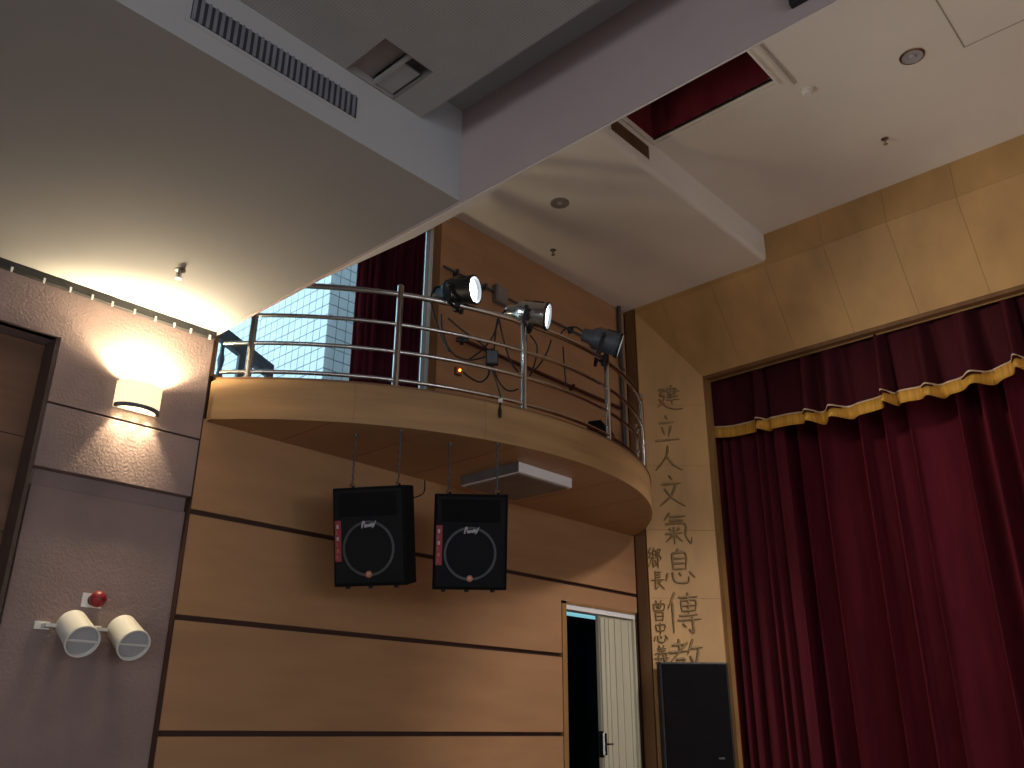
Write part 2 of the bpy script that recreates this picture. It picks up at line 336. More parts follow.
# ------------------------------------------------------------------ stage curtains
def pleats(x0, y0, y1, z0f, z1f, amp, wl_, seed, name, mt, parent=None, nz=14, flare=.35, sharp=1.0, thick=.012):
    rnd = random.Random(seed); ph = [0]; n = max(8, int(abs(y1-y0)/wl_*14))
    # irregular phase
    cum = [0]; k = 0
    for i in range(n): cum.append(cum[-1] + (1+.55*math.sin(i*.071*2+seed)+.3*rnd.uniform(-1, 1))*2*PI/14)
    a2 = [1+.4*math.sin(i*.05*2+seed*2) for i in range(n+1)]
    mb = MB(); V = []
    for j in range(nz+1):
        f = j/nz
        for i in range(n+1):
            s = i/n; y = y0+(y1-y0)*s; z = z0f(y)+(z1f(y)-z0f(y))*f
            w_ = math.sin(cum[i]+.25*math.sin(3*f+seed+i*.02)); w_ = math.copysign(abs(w_)**sharp, w_)
            V.append((x0+amp*a2[i]*(1-flare*f)*w_, y+amp*.5*(1-flare*f)*math.cos(cum[i]*1.0), z))
    F = [(j*(n+1)+i, j*(n+1)+i+1, (j+1)*(n+1)+i+1, (j+1)*(n+1)+i) for j in range(nz) for i in range(n)]
    mb.add(V, F); o = mb.build(name, mt, parent, smooth=True)
    o.modifiers.clear(); so = o.modifiers.new('thick', 'SOLIDIFY'); so.thickness = thick; so.offset = 0
    return o
cz = lambda v: (lambda y: v)
vz = lambda y: 4.80 + .045*math.sin((y-4.95)*1.05+.6) + .018*math.sin(y*5.1) + .05*max(0, (y-3.6)/1.3)
va = thing('valance_curtain', (8.88, 0, 4.6), 'short red velvet valance with gold fringe across the stage top', 'curtain')
def boxpleat(name, mt, zlo, zhi, xo, nz, thick):
    # gently bowed swags with occasional deep fold between them
    V = []; ysn = []; y = 4.86
    folds = [4.30, 3.70, 3.42, 2.86, 2.45, 2.02, 1.62, 1.18, .7, .2, -.3, -.9, -1.4, -2, -2.6, -3.1, -3.7, -4.3, -4.8]
    N = 640
    for j in range(nz+1):
        f = j/nz
        for i in range(N+1):
            y = 4.99 - 10.7*i/N; x = 8.88+xo
            for k, q in enumerate(folds):
                d = (y-q); w_ = .04+.022*(k % 3)
                x -= (.13+.03*(k % 4))*math.exp(-(d/w_)**2)*(1-.45*f)
                x += .09*math.exp(-((d+1.6*w_)/(w_*.8))**2)*(1-.5*f)
            x += .012*math.sin(y*11)*(1-.3*f)
            V.append((x, y, zlo(y)+(zhi(y)-zlo(y))*f))
    F = [(j*(N+1)+i, j*(N+1)+i+1, (j+1)*(N+1)+i+1, (j+1)*(N+1)+i) for j in range(nz) for i in range(N)]
    o = MB().add(V, F).build(name, mt, va, smooth=True); o.modifiers.clear()
    so = o.modifiers.new('thick', 'SOLIDIFY'); so.thickness = thick; so.offset = 0; return o
boxpleat('drape', 'velvet_b', lambda y: vz(y)-.02, cz(5.54), 0, 6, .008)
boxpleat('gold_band', 'gold', lambda y: vz(y)-.125, vz, -.012, 2, .012)
boxpleat('piping', 'goldpipe', vz, lambda y: vz(y)+.014, -.016, 1, .014)
tag(pleats(9.12, 5.25, 4.15, cz(ZST+.004), cz(5.55), .035, .15, 3, 'leg_curtain', 'velvet', flare=.1), 'narrow red velvet leg curtain beside the left stage jamb', 'curtain')
tag(pleats(9.62, 4.75, -5.0, cz(ZST+.004), cz(5.55), .125, .33, 11, 'stage_curtain', 'velvet_m', flare=.15, nz=10), 'wide closed red velvet main curtain in deep folds', 'curtain')

# ------------------------------------------------------------------ carved lettering
CH = {
'jian': [[(.45,.15),(.8,.13),(.77,.32)],[(.36,.24),(.94,.21)],[(.45,.34),(.78,.32)],[(.42,.45),(.85,.42)],[(.38,.57),(.9,.54)],[(.62,.0),(.62,.75)],[(.08,.22),(.3,.18),(.16,.42),(.33,.42),(.24,.66),(.04,.88)],[(.1,.55),(.35,.8),(.65,.92),(1.02,.9)]],
'li': [[(.48,.0),(.56,.14)],[(.2,.28),(.8,.22)],[(.32,.4),(.42,.68)],[(.68,.36),(.55,.74)],[(.02,.88),(.5,.84),(.98,.8)]],
'ren': [[(.5,.05),(.42,.45),(.02,.95)],[(.44,.42),(.65,.72),(1.0,.92)]],
'wen': [[(.45,.0),(.56,.15)],[(.15,.3),(.85,.24)],[(.68,.28),(.5,.62),(.08,.97)],[(.25,.42),(.55,.74),(.98,.97)]],
'qi': [[(.3,.0),(.1,.25)],[(.28,.12),(.82,.09)],[(.27,.24),(.75,.21)],[(.13,.36),(.78,.32),(.8,.7),(.96,.94),(1.0,.74)],[(.25,.48),(.33,.57)],[(.6,.46),(.5,.57)],[(.12,.66),(.7,.62)],[(.42,.44),(.42,.98)],[(.4,.66),(.13,.92)],[(.44,.66),(.68,.88)]],
'xi': [[(.5,-.02),(.42,.09)],[(.3,.12),(.3,.58)],[(.3,.12),(.72,.1),(.7,.58)],[(.32,.26),(.7,.25)],[(.32,.4),(.7,.39)],[(.3,.56),(.7,.55)],[(.12,.7),(.06,.92)],[(.28,.66),(.36,.92),(.74,.94),(.78,.78)],[(.48,.66),(.55,.77)],[(.82,.62),(.98,.8)]],
'chuan': [[(.26,.0),(.03,.42)],[(.18,.25),(.18,.99)],[(.38,.12),(.95,.09)],[(.66,.0),(.66,.58)],[(.45,.2),(.46,.46)],[(.45,.2),(.88,.18),(.86,.45)],[(.46,.32),(.86,.31)],[(.46,.45),(.86,.43)],[(.38,.57),(.93,.53)],[(.32,.68),(1.02,.64)],[(.76,.6),(.77,.97),(.64,.89)],[(.46,.75),(.56,.85)]],
'jiao': [[(.1,.15),(.5,.12)],[(.3,.0),(.3,.3)],[(.0,.33),(.58,.28)],[(.55,.08),(.03,.56)],[(.2,.5),(.46,.48),(.34,.6)],[(.34,.58),(.36,.97),(.2,.89)],[(.03,.76),(.54,.68)],[(.72,.0),(.55,.36)],[(.65,.22),(1.0,.19)],[(.88,.22),(.75,.65),(.48,.97)],[(.62,.4),(.78,.7),(1.02,.97)]],
'xiang': [[(.2,.03),(.05,.25),(.22,.28),(.04,.5),(.25,.52),(.0,.94)],[(.46,.02),(.4,.14)],[(.35,.18),(.35,.6)],[(.35,.18),(.58,.17),(.57,.5)],[(.36,.33),(.57,.32)],[(.36,.5),(.57,.49)],[(.35,.6),(.36,.94),(.52,.8)],[(.5,.6),(.63,.87)],[(.7,.1),(.93,.1),(.8,.35),(.96,.5),(.8,.66)],[(.71,.1),(.71,.99)]],
'zhang': [[(.35,.02),(.35,.55)],[(.37,.07),(.8,.05)],[(.37,.2),(.75,.19)],[(.37,.33),(.75,.32)],[(.02,.5),(1.0,.46)],[(.35,.52),(.33,.97),(.56,.8)],[(.76,.54),(.55,.68)],[(.48,.58),(1.0,.97)]],
'zeng': [[(.3,-.02),(.4,.12)],[(.7,-.02),(.6,.12)],[(.13,.18),(.18,.5)],[(.13,.18),(.88,.16),(.84,.5)],[(.5,.18),(.5,.48)],[(.33,.24),(.42,.4)],[(.67,.24),(.58,.4)],[(.18,.5),(.84,.48)],[(.25,.6),(.27,1.0)],[(.25,.6),(.76,.58),(.74,1.0)],[(.27,.78),(.74,.76)],[(.27,.96),(.74,.95)]],
'zhong': [[(.2,.08),(.24,.38)],[(.2,.08),(.82,.06),(.78,.36)],[(.24,.38),(.78,.35)],[(.5,-.04),(.5,.56)],[(.12,.68),(.04,.92)],[(.28,.64),(.36,.93),(.74,.95),(.8,.76)],[(.48,.64),(.56,.77)],[(.82,.6),(1.0,.8)]],
'yi': [[(.3,-.02),(.4,.1)],[(.68,-.02),(.58,.1)],[(.2,.16),(.82,.13)],[(.25,.27),(.78,.24)],[(.06,.4),(.96,.36)],[(.5,.12),(.5,.4)],[(.4,.46),(.2,.55)],[(.03,.66),(.97,.6)],[(.3,.52),(.3,.97),(.18,.9)],[(.1,.86),(.46,.74)],[(.58,.45),(.68,.78),(.95,.97),(.98,.8)],[(.86,.7),(.52,.97)],[(.75,.45),(.86,.53)]],
'ti': [[(.08,.05),(.08,.42)],[(.08,.05),(.45,.04),(.44,.42)],[(.09,.22),(.44,.21)],[(.09,.41),(.44,.4)],[(.0,.53),(.52,.5)],[(.26,.52),(.27,.9)],[(.28,.7),(.46,.68)],[(.1,.65),(.0,.97)],[(.06,.8),(.4,.97),(1.0,.95)],[(.55,.08),(1.0,.05)],[(.76,.08),(.7,.2)],[(.6,.22),(.6,.72)],[(.6,.22),(.92,.2),(.92,.72)],[(.6,.4),(.92,.38)],[(.6,.56),(.92,.54)],[(.6,.72),(.92,.7)],[(.68,.74),(.56,.88)],[(.82,.74),(.94,.86)]],
}
def strokes_mesh(strokes, O, U, Vv, Nn, w, h, lw, dep):
    """strokes in a unit box (y down); O top-left corner, U right, Vv down, Nn outwards"""
    mb = MB()
    for st_ in strokes:
        P = spline([(x, y, 0) for x, y in st_], 5) if len(st_) > 2 else [Vector((st_[0][0]+(st_[1][0]-st_[0][0])*k/4, st_[0][1]+(st_[1][1]-st_[0][1])*k/4, 0)) for k in range(5)]
        n = len(P); ring = []
        for i, p in enumerate(P):
            d = P[min(i+1, n-1)]-P[max(i-1, 0)]; d = Vector((d.x*w, d.y*h, 0)).normalized(); q = Vector((-d.y, d.x, 0))
            f = i/(n-1); wd_ = lw*(.75+.55*math.sin(PI*min(1, f*1.3+.15))*.8)*(1 if f < .8 else 1-(f-.8)*2.6)
            c_ = O + U*(p.x*w) + Vv*(p.y*h); qq = U*q.x + Vv*q.y
            ring.append([c_-qq*wd_*.5, c_-qq*wd_*.32+Nn*dep*.8, c_+Nn*dep, c_+qq*wd_*.32+Nn*dep*.8, c_+qq*wd_*.5])
        k0 = len(mb.v)
        for r_ in ring: mb.v += r_
        for i in range(n-1):
            for j in range(4): mb.f.append((k0+i*5+j, k0+i*5+j+1, k0+(i+1)*5+j+1, k0+(i+1)*5+j))
        mb.f.append(tuple(k0+j for j in range(5))); mb.f.append(tuple(k0+(n-1)*5+j for j in range(4, -1, -1)))
    return mb
ins = thing('calligraphy_inscription', (8.36, 5.2, 1.9), 'vertical carved brush calligraphy on the splayed wood pillar by the curtain', 'inscription')
UU = Vector((1, -1, 0)).normalized(); DN = Vector((0, 0, -1)); NN = Vector((-1, -1, 0)).normalized()
SP0 = Vector((XS, YL, 0)) + NN*.0
def letter(key, u0, u1, zt, zb, lw):
    O = SP0 + UU*u0 + Vector((0, 0, zt))
    strokes_mesh(CH[key], O, UU, DN, NN, u1-u0, zt-zb, lw, .02).build('character', 'letter', ins)
for key, u0, u1, zt, zb in [('jian', .20, .50, 5.345, 5.02), ('li', .15, .45, 4.96, 4.60), ('ren', .14, .46, 4.60, 4.27), ('wen', .15, .47, 4.23, 3.86), ('qi', .17, .51, 3.79, 3.43), ('xi', .17, .52, 3.38, 3.00), ('chuan', .18, .54, 2.91, 2.48), ('jiao', .18, .54, 2.42, 2.00)]:
    letter(key, u0, u1, zt, zb, .029)
for key, u0, u1, zt, zb in [('xiang', .005, .155, 3.40, 3.17), ('zhang', .025, .17, 3.14, 2.94), ('zeng', .015, .17, 2.82, 2.61), ('zhong', .02, .175, 2.58, 2.38), ('yi', .02, .175, 2.35, 2.15), ('ti', .02, .175, 2.05, 1.83)]:
    letter(key, u0, u1, zt, zb, .017)

# ------------------------------------------------------------------ balcony
bal = thing('balcony', (CX, 5.0, 3.54), 'curved wood-clad balcony projecting from the panelled wall', 'balcony')
xs = [XB+.03, 3.45, 4.09, 4.74, 5.40, 6.06, 6.72, 7.38, 8.07]
for a, b_ in zip(xs[:-1], xs[1:]):
    a += .006; b_ -= .006
    pts = [(a, WY-.004, 3.54)] + [(x, min(WY-.005, arcY(x, CR-.022)), 3.54) for x in [a+(b_-a)*i/10 for i in range(11)]] + [(b_, WY-.004, 3.54)]
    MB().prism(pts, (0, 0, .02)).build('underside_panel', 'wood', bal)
def amax(R): return math.asin(2.615/CR)
A0, A1 = -amax(CR-.02), amax(CR-.02)
def arc(R, a, z): return Vector((CX+R*math.sin(a), CY-R*math.cos(a), z))
NS = 6
for k in range(NS):
    a0 = A0+(A1-A0)*k/NS + (.0003 if k else 0); a1 = A0+(A1-A0)*(k+1)/NS - (.0003 if k < NS-1 else 0)
    mb = MB(); n = 16; V = []
    for i in range(n+1):
        a = a0+(a1-a0)*i/n
        V += [arc(CR, a, 3.54), arc(CR, a, 3.845), arc(CR-.02, a, 3.845), arc(CR-.02, a, 3.54)]
    F = [(i*4+j, i*4+(j+1) % 4, (i+1)*4+(j+1) % 4, (i+1)*4+j) for i in range(n) for j in range(4)] + [(0, 1, 2, 3), (n*4+3, n*4+2, n*4+1, n*4)]
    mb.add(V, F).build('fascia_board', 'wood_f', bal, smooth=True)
for xr in (CX-CR*math.sin(A1), CX+CR*math.sin(A1)-.02):
    yr = arc(CR, A1, 0).y+.003
    box((xr, yr, 3.54), (xr+.02, WY-.004, 3.845)).build('end_board', 'wood_f', bal)
xx = [XB+.06+(8.03-XB-.06)*i/40 for i in range(41)]
MB().prism([(xx[0], WY-.004, 3.56)] + [(x, min(WY-.005, arcY(x, CR-.022)), 3.56) for x in xx] + [(xx[-1], WY-.004, 3.56)], (0, 0, .27)).build('deck_slab', 'wood_d', bal)
mb = MB(); V = []
for i in range(61):
    a = -amax(CR-.09)+2*amax(CR-.09)*i/60
    V += [arc(CR+.006, a, 3.845), arc(CR+.006, a, 3.858), arc(CR-.09, a, 3.858), arc(CR-.09, a, 3.845)]
F = [(i*4+j, i*4+(j+1) % 4, (i+1)*4+(j+1) % 4, (i+1)*4+j) for i in range(60) for j in range(4)] + [(0, 1, 2, 3), (243, 242, 241, 240)]
mb.add(V, F).build('coping_strip', 'wood_d', bal)

# ------------------------------------------------------------------ railing
RR = CR-.05
ral = thing('railing', (CX, CY-RR, 3.858), 'curved stainless steel railing on the balcony edge', 'railing')
r0, r1 = -amax(RR-.03), math.asin((7.85-CX)/RR)
for z, r in ((4.637, .023), (4.38, .016), (4.152, .016), (3.922, .016)):
    MB().tube([arc(RR, r0+(r1-r0)*i/70, z) for i in range(71)], r, 10).build('rail', 'chrome', ral, smooth=True)
for x in (3.005, 3.83, 4.848, 5.955, 7.02, 7.78):
    a = math.asin((x-CX)/RR); p = arc(RR, a, 0)
    post = MB().lathe([(0, 3.858), (.026, 3.858), (.026, 4.708), (.022, 4.715), (0, 4.715)], org=(p.x, p.y, 0), n=16).build('post', 'chrome', ral, smooth=True)
    MB().lathe([(0, 3.858), (.05, 3.858), (.05, 3.866), (.03, 3.874), (0, 3.874)], org=(p.x, p.y, 0), n=16).build('base_flange', 'chrome', post, smooth=True)

# ------------------------------------------------------------------ stage lights on the top rail
def par_can(x, axis, mt, lit, label, power, up=.115, aim=None):
    ax = Vector(axis).normalized(); a = math.asin((x-CX)/RR); p = arc(RR, a, 4.637)
    c_ = p + Vector((0, 0, up)); xf = basis(ax, loc=c_)
    t_ = thing('stage_light', p, label, 'stage light', 'stage lights clamped on the balcony rail')
    MB(xf).lathe([(0, -.20), (.045, -.20), (.062, -.185), (.068, -.12), (.102, -.08), (.106, -.07), (.106, .12), (.116, .125), (.116, .15), (.108, .15), (.104, .13), (.104, -.05), (0, -.06)], (1, 0, 0), n=28).build('can', mt, t_, smooth=True)
    MB(xf).lathe([(.1005, .128), (.085, .136), (.05, .141), (0, .143)], (1, 0, 0), n=28).build('lens', 'glow_c' if lit else 'lens', t_, smooth=True)
    gf = MB(xf).lathe([(.106, .148), (.121, .148), (.121, .168), (.106, .168), (.106, .148)], (1, 0, 0), n=28)
    gf.box((.02, -.018, .105), (.16, .018, .122)).build('gel_frame', 'black', t_, smooth=True)
    # yoke: U strap through the two pivots and down to the hook clamp
    yk = MB(xf)
    for s in (-1, 1):
        yk.box((-.015, s*.118-.004, -up-.02), (.015, s*.118+.004, .02))
    yk.box((-.015, -.122, -up-.028), (.015, .122, -up-.02))
    y_ = yk.build('yoke', 'black', t_)
    for s in (-1, 1): MB(xf).lathe([(0, 0), (.022, 0), (.022, .02), (.012, .03), (0, .03)], (0, s, 0), (0, s*.122, 0), 12).build('pivot_knob', 'black', y_, smooth=True)
    tl = Vector((math.cos(a), math.sin(a), 0))
    MB().lathe([(.024, -.02), (.042, -.02), (.042, .02), (.024, .02)], tl, p, 14).box((p.x-.018, p.y-.018, p.z-.06), (p.x+.018, p.y+.018, p.z-.02)).build('hook_clamp', 'black', t_)
    for k in range(5):
        xk = -.055+.022*k
        MB(xf).box((xk, -.03, .104), (xk+.008, .03, .116)).build('cooling_fin', 'black', t_)
    if lit:
        l = D.lights.new('stage_light_beam', 'SPOT'); l.energy = power; l.color = (1.0, .93, .82); l.spot_size = math.radians(112); l.spot_blend = .9; l.shadow_soft_size = .09
        lo = D.objects.new('stage_light_beam', l); COL.objects.link(lo); lo.location = xf @ Vector((.19, 0, 0))
        lo.rotation_euler = ax.to_track_quat('-Z', 'Y').to_euler()
    return t_
par_can(4.24, (.34, -.93, -.08), 'black', True, 'leftmost stage light, a black can facing forward with a glaring lens', 98)
par_can(4.90, (.52, -.84, -.20), 'chrome', True, 'middle stage light, a polished silver can above a railing post', 98, up=.095)
par_can(5.90, (.61, -.70, -.32), 'ironbox', True, 'rightmost stage light, a dark steel can turned towards the stage', 98, up=.19)

# cables, junction box and other gear behind the railing
def onC(x, y, R):
    d = ray(x, y); A = d.x**2+d.y**2; B = -2*(d.x*CX+d.y*CY); C_ = CX*CX+CY*CY-R*R
    return CAM + d*((-B-math.sqrt(B*B-4*A*C_))/(2*A))
cg = 'thin black cables looped behind the balcony railing'
for i, (lab, P) in enumerate((
    ('cable dropping from the back of the leftmost stage light to the second rail', [(441, 287), (436, 288), (431, 297), (434, 315), (441, 335), (449, 352)]),
    ('cable sagging from under the leftmost stage light into the black junction box', [(441, 314), (442, 328), (447, 345), (456, 356), (470, 360), (485, 357)]),
    ('cable slanting down left from the top rail between the two bright lights', [(499, 319), (493, 336), (482, 350), (468, 360)]),
    ('cable slanting down right from the top rail towards the middle post', [(499, 319), (503, 338), (510, 360), (518, 372)]),
    ('cable from the rear of the middle stage light down to the junction box', [(514, 306), (508, 308), (502, 314), (497, 322), (494, 350)]),
    ('cable looping under the junction box towards the orange indicator', [(489, 367), (488, 376), (480, 382), (469, 377), (463, 372)]),
    ('cable curving from the junction box to the foot of the middle post', [(494, 367), (497, 378), (504, 388), (511, 391), (518, 389)]),
    ('cable hanging just right of the middle stage light', [(551, 340), (548, 350), (540, 364), (532, 372)]),
    ('straight cable hanging between the middle and right stage lights', [(563, 347), (564, 362), (566, 386)]),
    ('cable arching up behind the rightmost stage light', [(558, 338), (565, 329), (575, 327), (582, 331)]),
    ('cable running diagonally from the top rail to the junction box', [(448, 318), (462, 330), (478, 341), (488, 350)]),
    ('cable bulging beside the middle railing post', [(530, 335), (537, 346), (535, 362), (530, 376)]))):
    pts = spline([onC(x, y, RR-.05-.016*i) for x, y in P], 6)
    tag(MB().tube(pts, .0075, 6).build('cable', 'black', smooth=True), lab, 'cable', cg)
pc = thing('hanging_cable', onC(500, 418, CR+.02), 'loose cable end hanging over the balcony edge with a white plug', 'cable')
MB().tube(spline([onC(492, 368, RR-.045), onC(495, 378, RR-.05), onC(498, 388, CR+.014), onC(500.5, 398, CR+.016), onC(500, 408, CR+.016)], 6), .006, 6).build('cord', 'black', pc, smooth=True)
q = onC(500.5, 399, CR+.018); box((q.x-.012, q.y-.012, q.z-.03), (q.x+.012, q.y+.012, q.z)).build('white_plug', 'whitem', pc)
q = onC(500, 418, CR+.016); MB().lathe([(0, 0), (.012, .004), (.014, .06), (.007, .09), (0, .09)], org=q, n=10).build('connector', 'black', pc, smooth=True)
q = onC(492, 358, RR-.06); jb = thing('junction_box', q-Vector((0, 0, .06)), 'square black junction box tied to the railing among the cables', 'box')
xf = basis((.72, -.69, 0), loc=q)
MB(xf).box((-.05, -.025, -.06), (.05, .025, .06)).build('case', 'black', jb, bevel=.006)
MB(xf).box((-.042, -.032, -.052), (.042, -.024, .052)).build('lid', 'ironbox', jb, bevel=.003)
for s in (-1, 1): MB(xf).lathe([(0, 0), (.012, 0), (.012, .025), (0, .025)], (0, 0, s), (0, 0, s*.058), 10).build('cable_gland', 'black', jb)
q = onC(462, 340, RR-.03); sb_ = thing('inline_connector', q-Vector((0, 0, .03)), 'small black cable connector strapped to a middle rail', 'connector')
MB(basis((.8, -.6, 0), loc=q)).lathe([(0, -.05), (.018, -.05), (.022, -.01), (.026, .0), (.022, .01), (.018, .05), (0, .05)], (1, 0, 0), n=10).build('shell', 'black', sb_, smooth=True)
MB(basis((.8, -.6, 0), loc=q)).box((-.012, -.03, -.03), (.012, .03, .03)).build('strap', 'black', sb_)

# things on the upper wall
def pipe(name, pts, r, mt, label, clips):
    t_ = thing(name, pts[0], label, 'pipe'); MB().tube(pts, r, 10).build('tube', mt, t_, smooth=True)
    for c_ in clips:
        MB().box((c_[0]-.012, c_[1]-.03, c_[2]-.03), (c_[0]+.012, WY, c_[2]+.03)).build('pipe_clip', mt, t_)
    return t_
pipe('conduit', [(5.03, WY-.04, 5.705), (5.74, WY-.04, 5.705)], .014, 'ironbox', 'short dark conduit on the upper wall next to the window', [(5.2, WY-.04, 5.705), (5.6, WY-.04, 5.705)])
pipe('conduit', [(5.93, WY-.04, 5.705), (7.3, WY-.04, 5.705)], .014, 'ironbox', 'longer dark conduit on the upper wall behind the middle stage light', [(6.15, WY-.04, 5.705), (7.0, WY-.04, 5.705)])
pipe('sprinkler_pipe', [(5.3, WY-.04, 5.015), (7.90, WY-.04, 5.015)], .02, 'darkred', 'dark red pipe running level along the wall behind the railing', [(5.7, WY-.04, 5.015), (7.0, WY-.04, 5.015)])
t_ = thing('drop_pipe', (7.945, WY-.045, 3.84), 'dark vertical pipe in the corner beside the lettered pillar', 'pipe')
MB().tube([(7.945, WY-.045, 3.862), (7.945, WY-.045, ZLOW)], .024, 10).build('tube', 'ironbox', t_, smooth=True)
for z in (4.4, 5.5): box((7.915, WY-.075, z), (7.975, WY, z+.03)).build('pipe_clip', 'ironbox', t_)
t_ = thing('switch_box', (5.835, WY, 5.60), 'small grey switch box between the two conduits', 'box')
box((5.745, WY-.07, 5.60), (5.925, WY, 5.80)).build('case', 'oldsteel', t_, bevel=.008)
box((5.76, WY-.078, 5.615), (5.91, WY-.07, 5.785)).build('cover', 'oldsteel', t_)
t_ = thing('indicator_light', (5.28, WY, 4.63), 'tiny glowing orange indicator on the wall behind the railing', 'indicator')
box((5.245, WY-.04, 4.64), (5.315, WY, 4.72)).build('socket_box', 'wood_d', t_, bevel=.004)
MB().sphere((5.28, WY-.045, 4.683), .013).build('lamp', 'led', t_, smooth=True)
t_ = thing('floor_monitor', (6.32, 4.64, 3.83), 'black wedge monitor on the balcony floor near the right end', 'speaker')
xf = Matrix.Translation((6.32, 4.64, 3.83)) @ Matrix.Rotation(.35, 4, 'Z') @ Matrix.Diagonal((1, 1, 1.15, 1))
MB(xf).prism([(-.2, -.15, 0), (-.2, .17, 0), (-.2, .10, .30), (-.2, -.02, .30)], (.4, 0, 0)).build('cabinet', 'blackcar', t_)
MB(xf).prism([(-.185, -.153, .02), (-.185, -.03, .285), (-.185, -.02, .285), (-.185, -.14, .01)], (.37, 0, 0)).build('front_grille', 'grille', t_)
MB(xf).tube([(-.08, .02, .30), (-.08, .02, .33), (.08, .02, .33), (.08, .02, .30)], .01, 6).build('handle', 'black', t_)

# ------------------------------------------------------------------ window with curtain, exterior beyond
wn = MB().box((2.835, WY+.02, 3.90), (2.86, WY+.10, 6.22)).box((4.90, WY-.02, 3.86), (5.0, WY+.03, 6.24)).box((2.86, WY+.02, 6.15), (4.95, WY+.16, 6.22)).box((2.86, WY+.02, 3.86), (4.95, WY+.16, 3.92))
wn = tag(wn.build('window_1', 'wood_d'), 'tall window opening behind the balcony railing', 'window', kind='structure')
for a, b_ in ((2.86, 3.88), (3.88, 4.90)): box((a, WY+.09, 3.92), (b_, WY+.095, 6.15)).build('pane', 'glass', wn)
cu = thing('window_curtain', (4.45, WY-.07, 3.86), 'dark plum curtain hanging over part of the balcony window', 'curtain')
co_ = pleats(WY-.07, 3.985, 4.73, cz(3.875), cz(6.2), .028, .085, 5, 'drape', 'velvet_d', None, nz=8, flare=.2)
# pleats() runs along y: turn it so the drape runs along x
me = co_.data
for v in me.vertices:
    wx, wy, wz = v.co + WORLD[co_.name]; v.co = Vector((wy, wx, wz)) - Vector((4.42, WY-.07, 3.875))
link(co_, (4.42, WY-.07, 3.875), cu); me.update()
MB().tube([(2.95, WY-.07, 6.22), (4.93, WY-.07, 6.22)], .014, 8).build('curtain_rod', 'oldsteel', cu)

# exterior tiled building with its corner towards the window
XT, YT = 5.40, 8.0
tb = thing('tiled_building', (XT+1.5, YT+2, 0), 'white tiled building corner in daylight outside the balcony window', 'building')
box((XT+.012, YT+.012, 0), (XT+4, YT+4.5, 9)).build('wall', 'grout', tb)
TS = .14; tid = None
def proj(P):
    d = Vector(P)-CAM; z = d.dot(_F); return 512+FPX*d.dot(_R)/z, 384+FPX*d.dot(_Dn)/z
def tile_mesh(name, vec):
    a = TS-.012; mb = MB().box((0, 0, 0), (a, .010, a) if vec == 'B' else (.010, a, a))
    me = D.meshes.new(name); me.from_pydata([tuple(p) for p in mb.v], [], mb.f); me.materials.append(M['tile']); return me
mA, mB_ = tile_mesh('tile', 'A'), tile_mesh('tile', 'B')
near = []; rest = MB()
for face, n in (('A', 32), ('B', 22)):
    for i in range(n):
        for k in range(-10, 27):
            z = 4.6+k*TS; 
            if face == 'A': p = Vector((XT, YT+.004+i*TS, z))
            else: p = Vector((XT+.004+i*TS, YT, z))
            x, y = proj(p+Vector((0, 0, TS/2)))
            vis = (208 < x < 356 and 262 < y < 388) or (420 < x < 433 and 225 < y < 385)
            if vis: near.append((face, p, x))
            else:
                a = TS-.012
                rest.box(p, p+(Vector((.01, a, a)) if face == 'A' else Vector((a, .01, a))))
near.sort(key=lambda q: -q[2])
for q in near[300:]:
    a = TS-.012; rest.box(q[1], q[1]+(Vector((.01, a, a)) if q[0] == 'A' else Vector((a, .01, a))))
for face, p, x in near[:300]:
    o = D.objects.new('tile', mA if face == 'A' else mB_); COL.objects.link(o); link(o, p, tb)
o = rest.build('tile_field', 'tile', tb); o['kind'] = 'stuff'
tag(box((2.0, WY+.35, 3.6), (XT, YT+3, 3.75)).build('floor_landing', 'plaster'), 'outdoor landing slab outside the window', 'floor', kind='structure')
sr = thing('stair_rail', (3.3, 6.2, 3.75), 'dark metal stair handrail sloping down just outside the window', 'handrail')
MB().prism([(2.5, 6.15, 4.84), (3.66, 6.15, 4.39), (3.66, 6.15, 4.27), (2.5, 6.15, 4.70)], (0, .06, 0)).build('handrail', 'ironbox', sr)
box((3.335, 6.16, 3.75), (3.42, 6.20, 4.40)).build('newel_post', 'ironbox', sr)
MB().lathe([(0, 3.75), (.02, 3.75), (.02, 4.05), (.03, 4.15), (.018, 4.22), (.03, 4.30), (.018, 4.36), (.018, 4.52), (0, 4.52)], org=(3.185, 6.18, 0), n=8).build('baluster', 'ironbox', sr, smooth=True)
box((3.6, 6.16, 3.75), (3.65, 6.20, 4.33)).build('baluster', 'ironbox', sr)

# ------------------------------------------------------------------ door below the balcony
dr = MB().box((6.80, WY-.012, ZST), (6.865, WY+.25, 2.70)).box((6.80, WY-.012, 2.675), (8.05, WY+.0, 2.70))
dr = tag(dr.build('door_1', 'trimwood'), 'double door in the panelled wall with its left leaf open', 'door', kind='structure')
box((6.865, WY+.0, 2.625), (8.05, WY+.12, 2.675)).build('head_frame', 'whitem', dr)
box((8.015, WY+.0, ZST), (8.05, WY+.12, 2.625)).build('side_frame', 'cream', dr)
lf = box((7.44, WY+.03, ZST+.01), (8.015, WY+.075, 2.62)).build('door_leaf', 'cream', dr, bevel=.004)
for x0, x1, d in ((7.445, 7.47, .018), (7.53, 7.545, .012), (7.60, 7.61, .01), (7.70, 7.712, .014), (7.82, 7.83, .01), (7.95, 7.965, .012)):
    box((x0, WY+.03-d, ZST+.03), (x1, WY+.03, 2.60)).build('moulding', 'cream', lf)
hd = MB().box((7.425, WY+.01, 1.26), (7.442, WY+.06, 1.50)).box((7.44, WY-.012, 1.28), (7.462, WY+.012, 1.48))
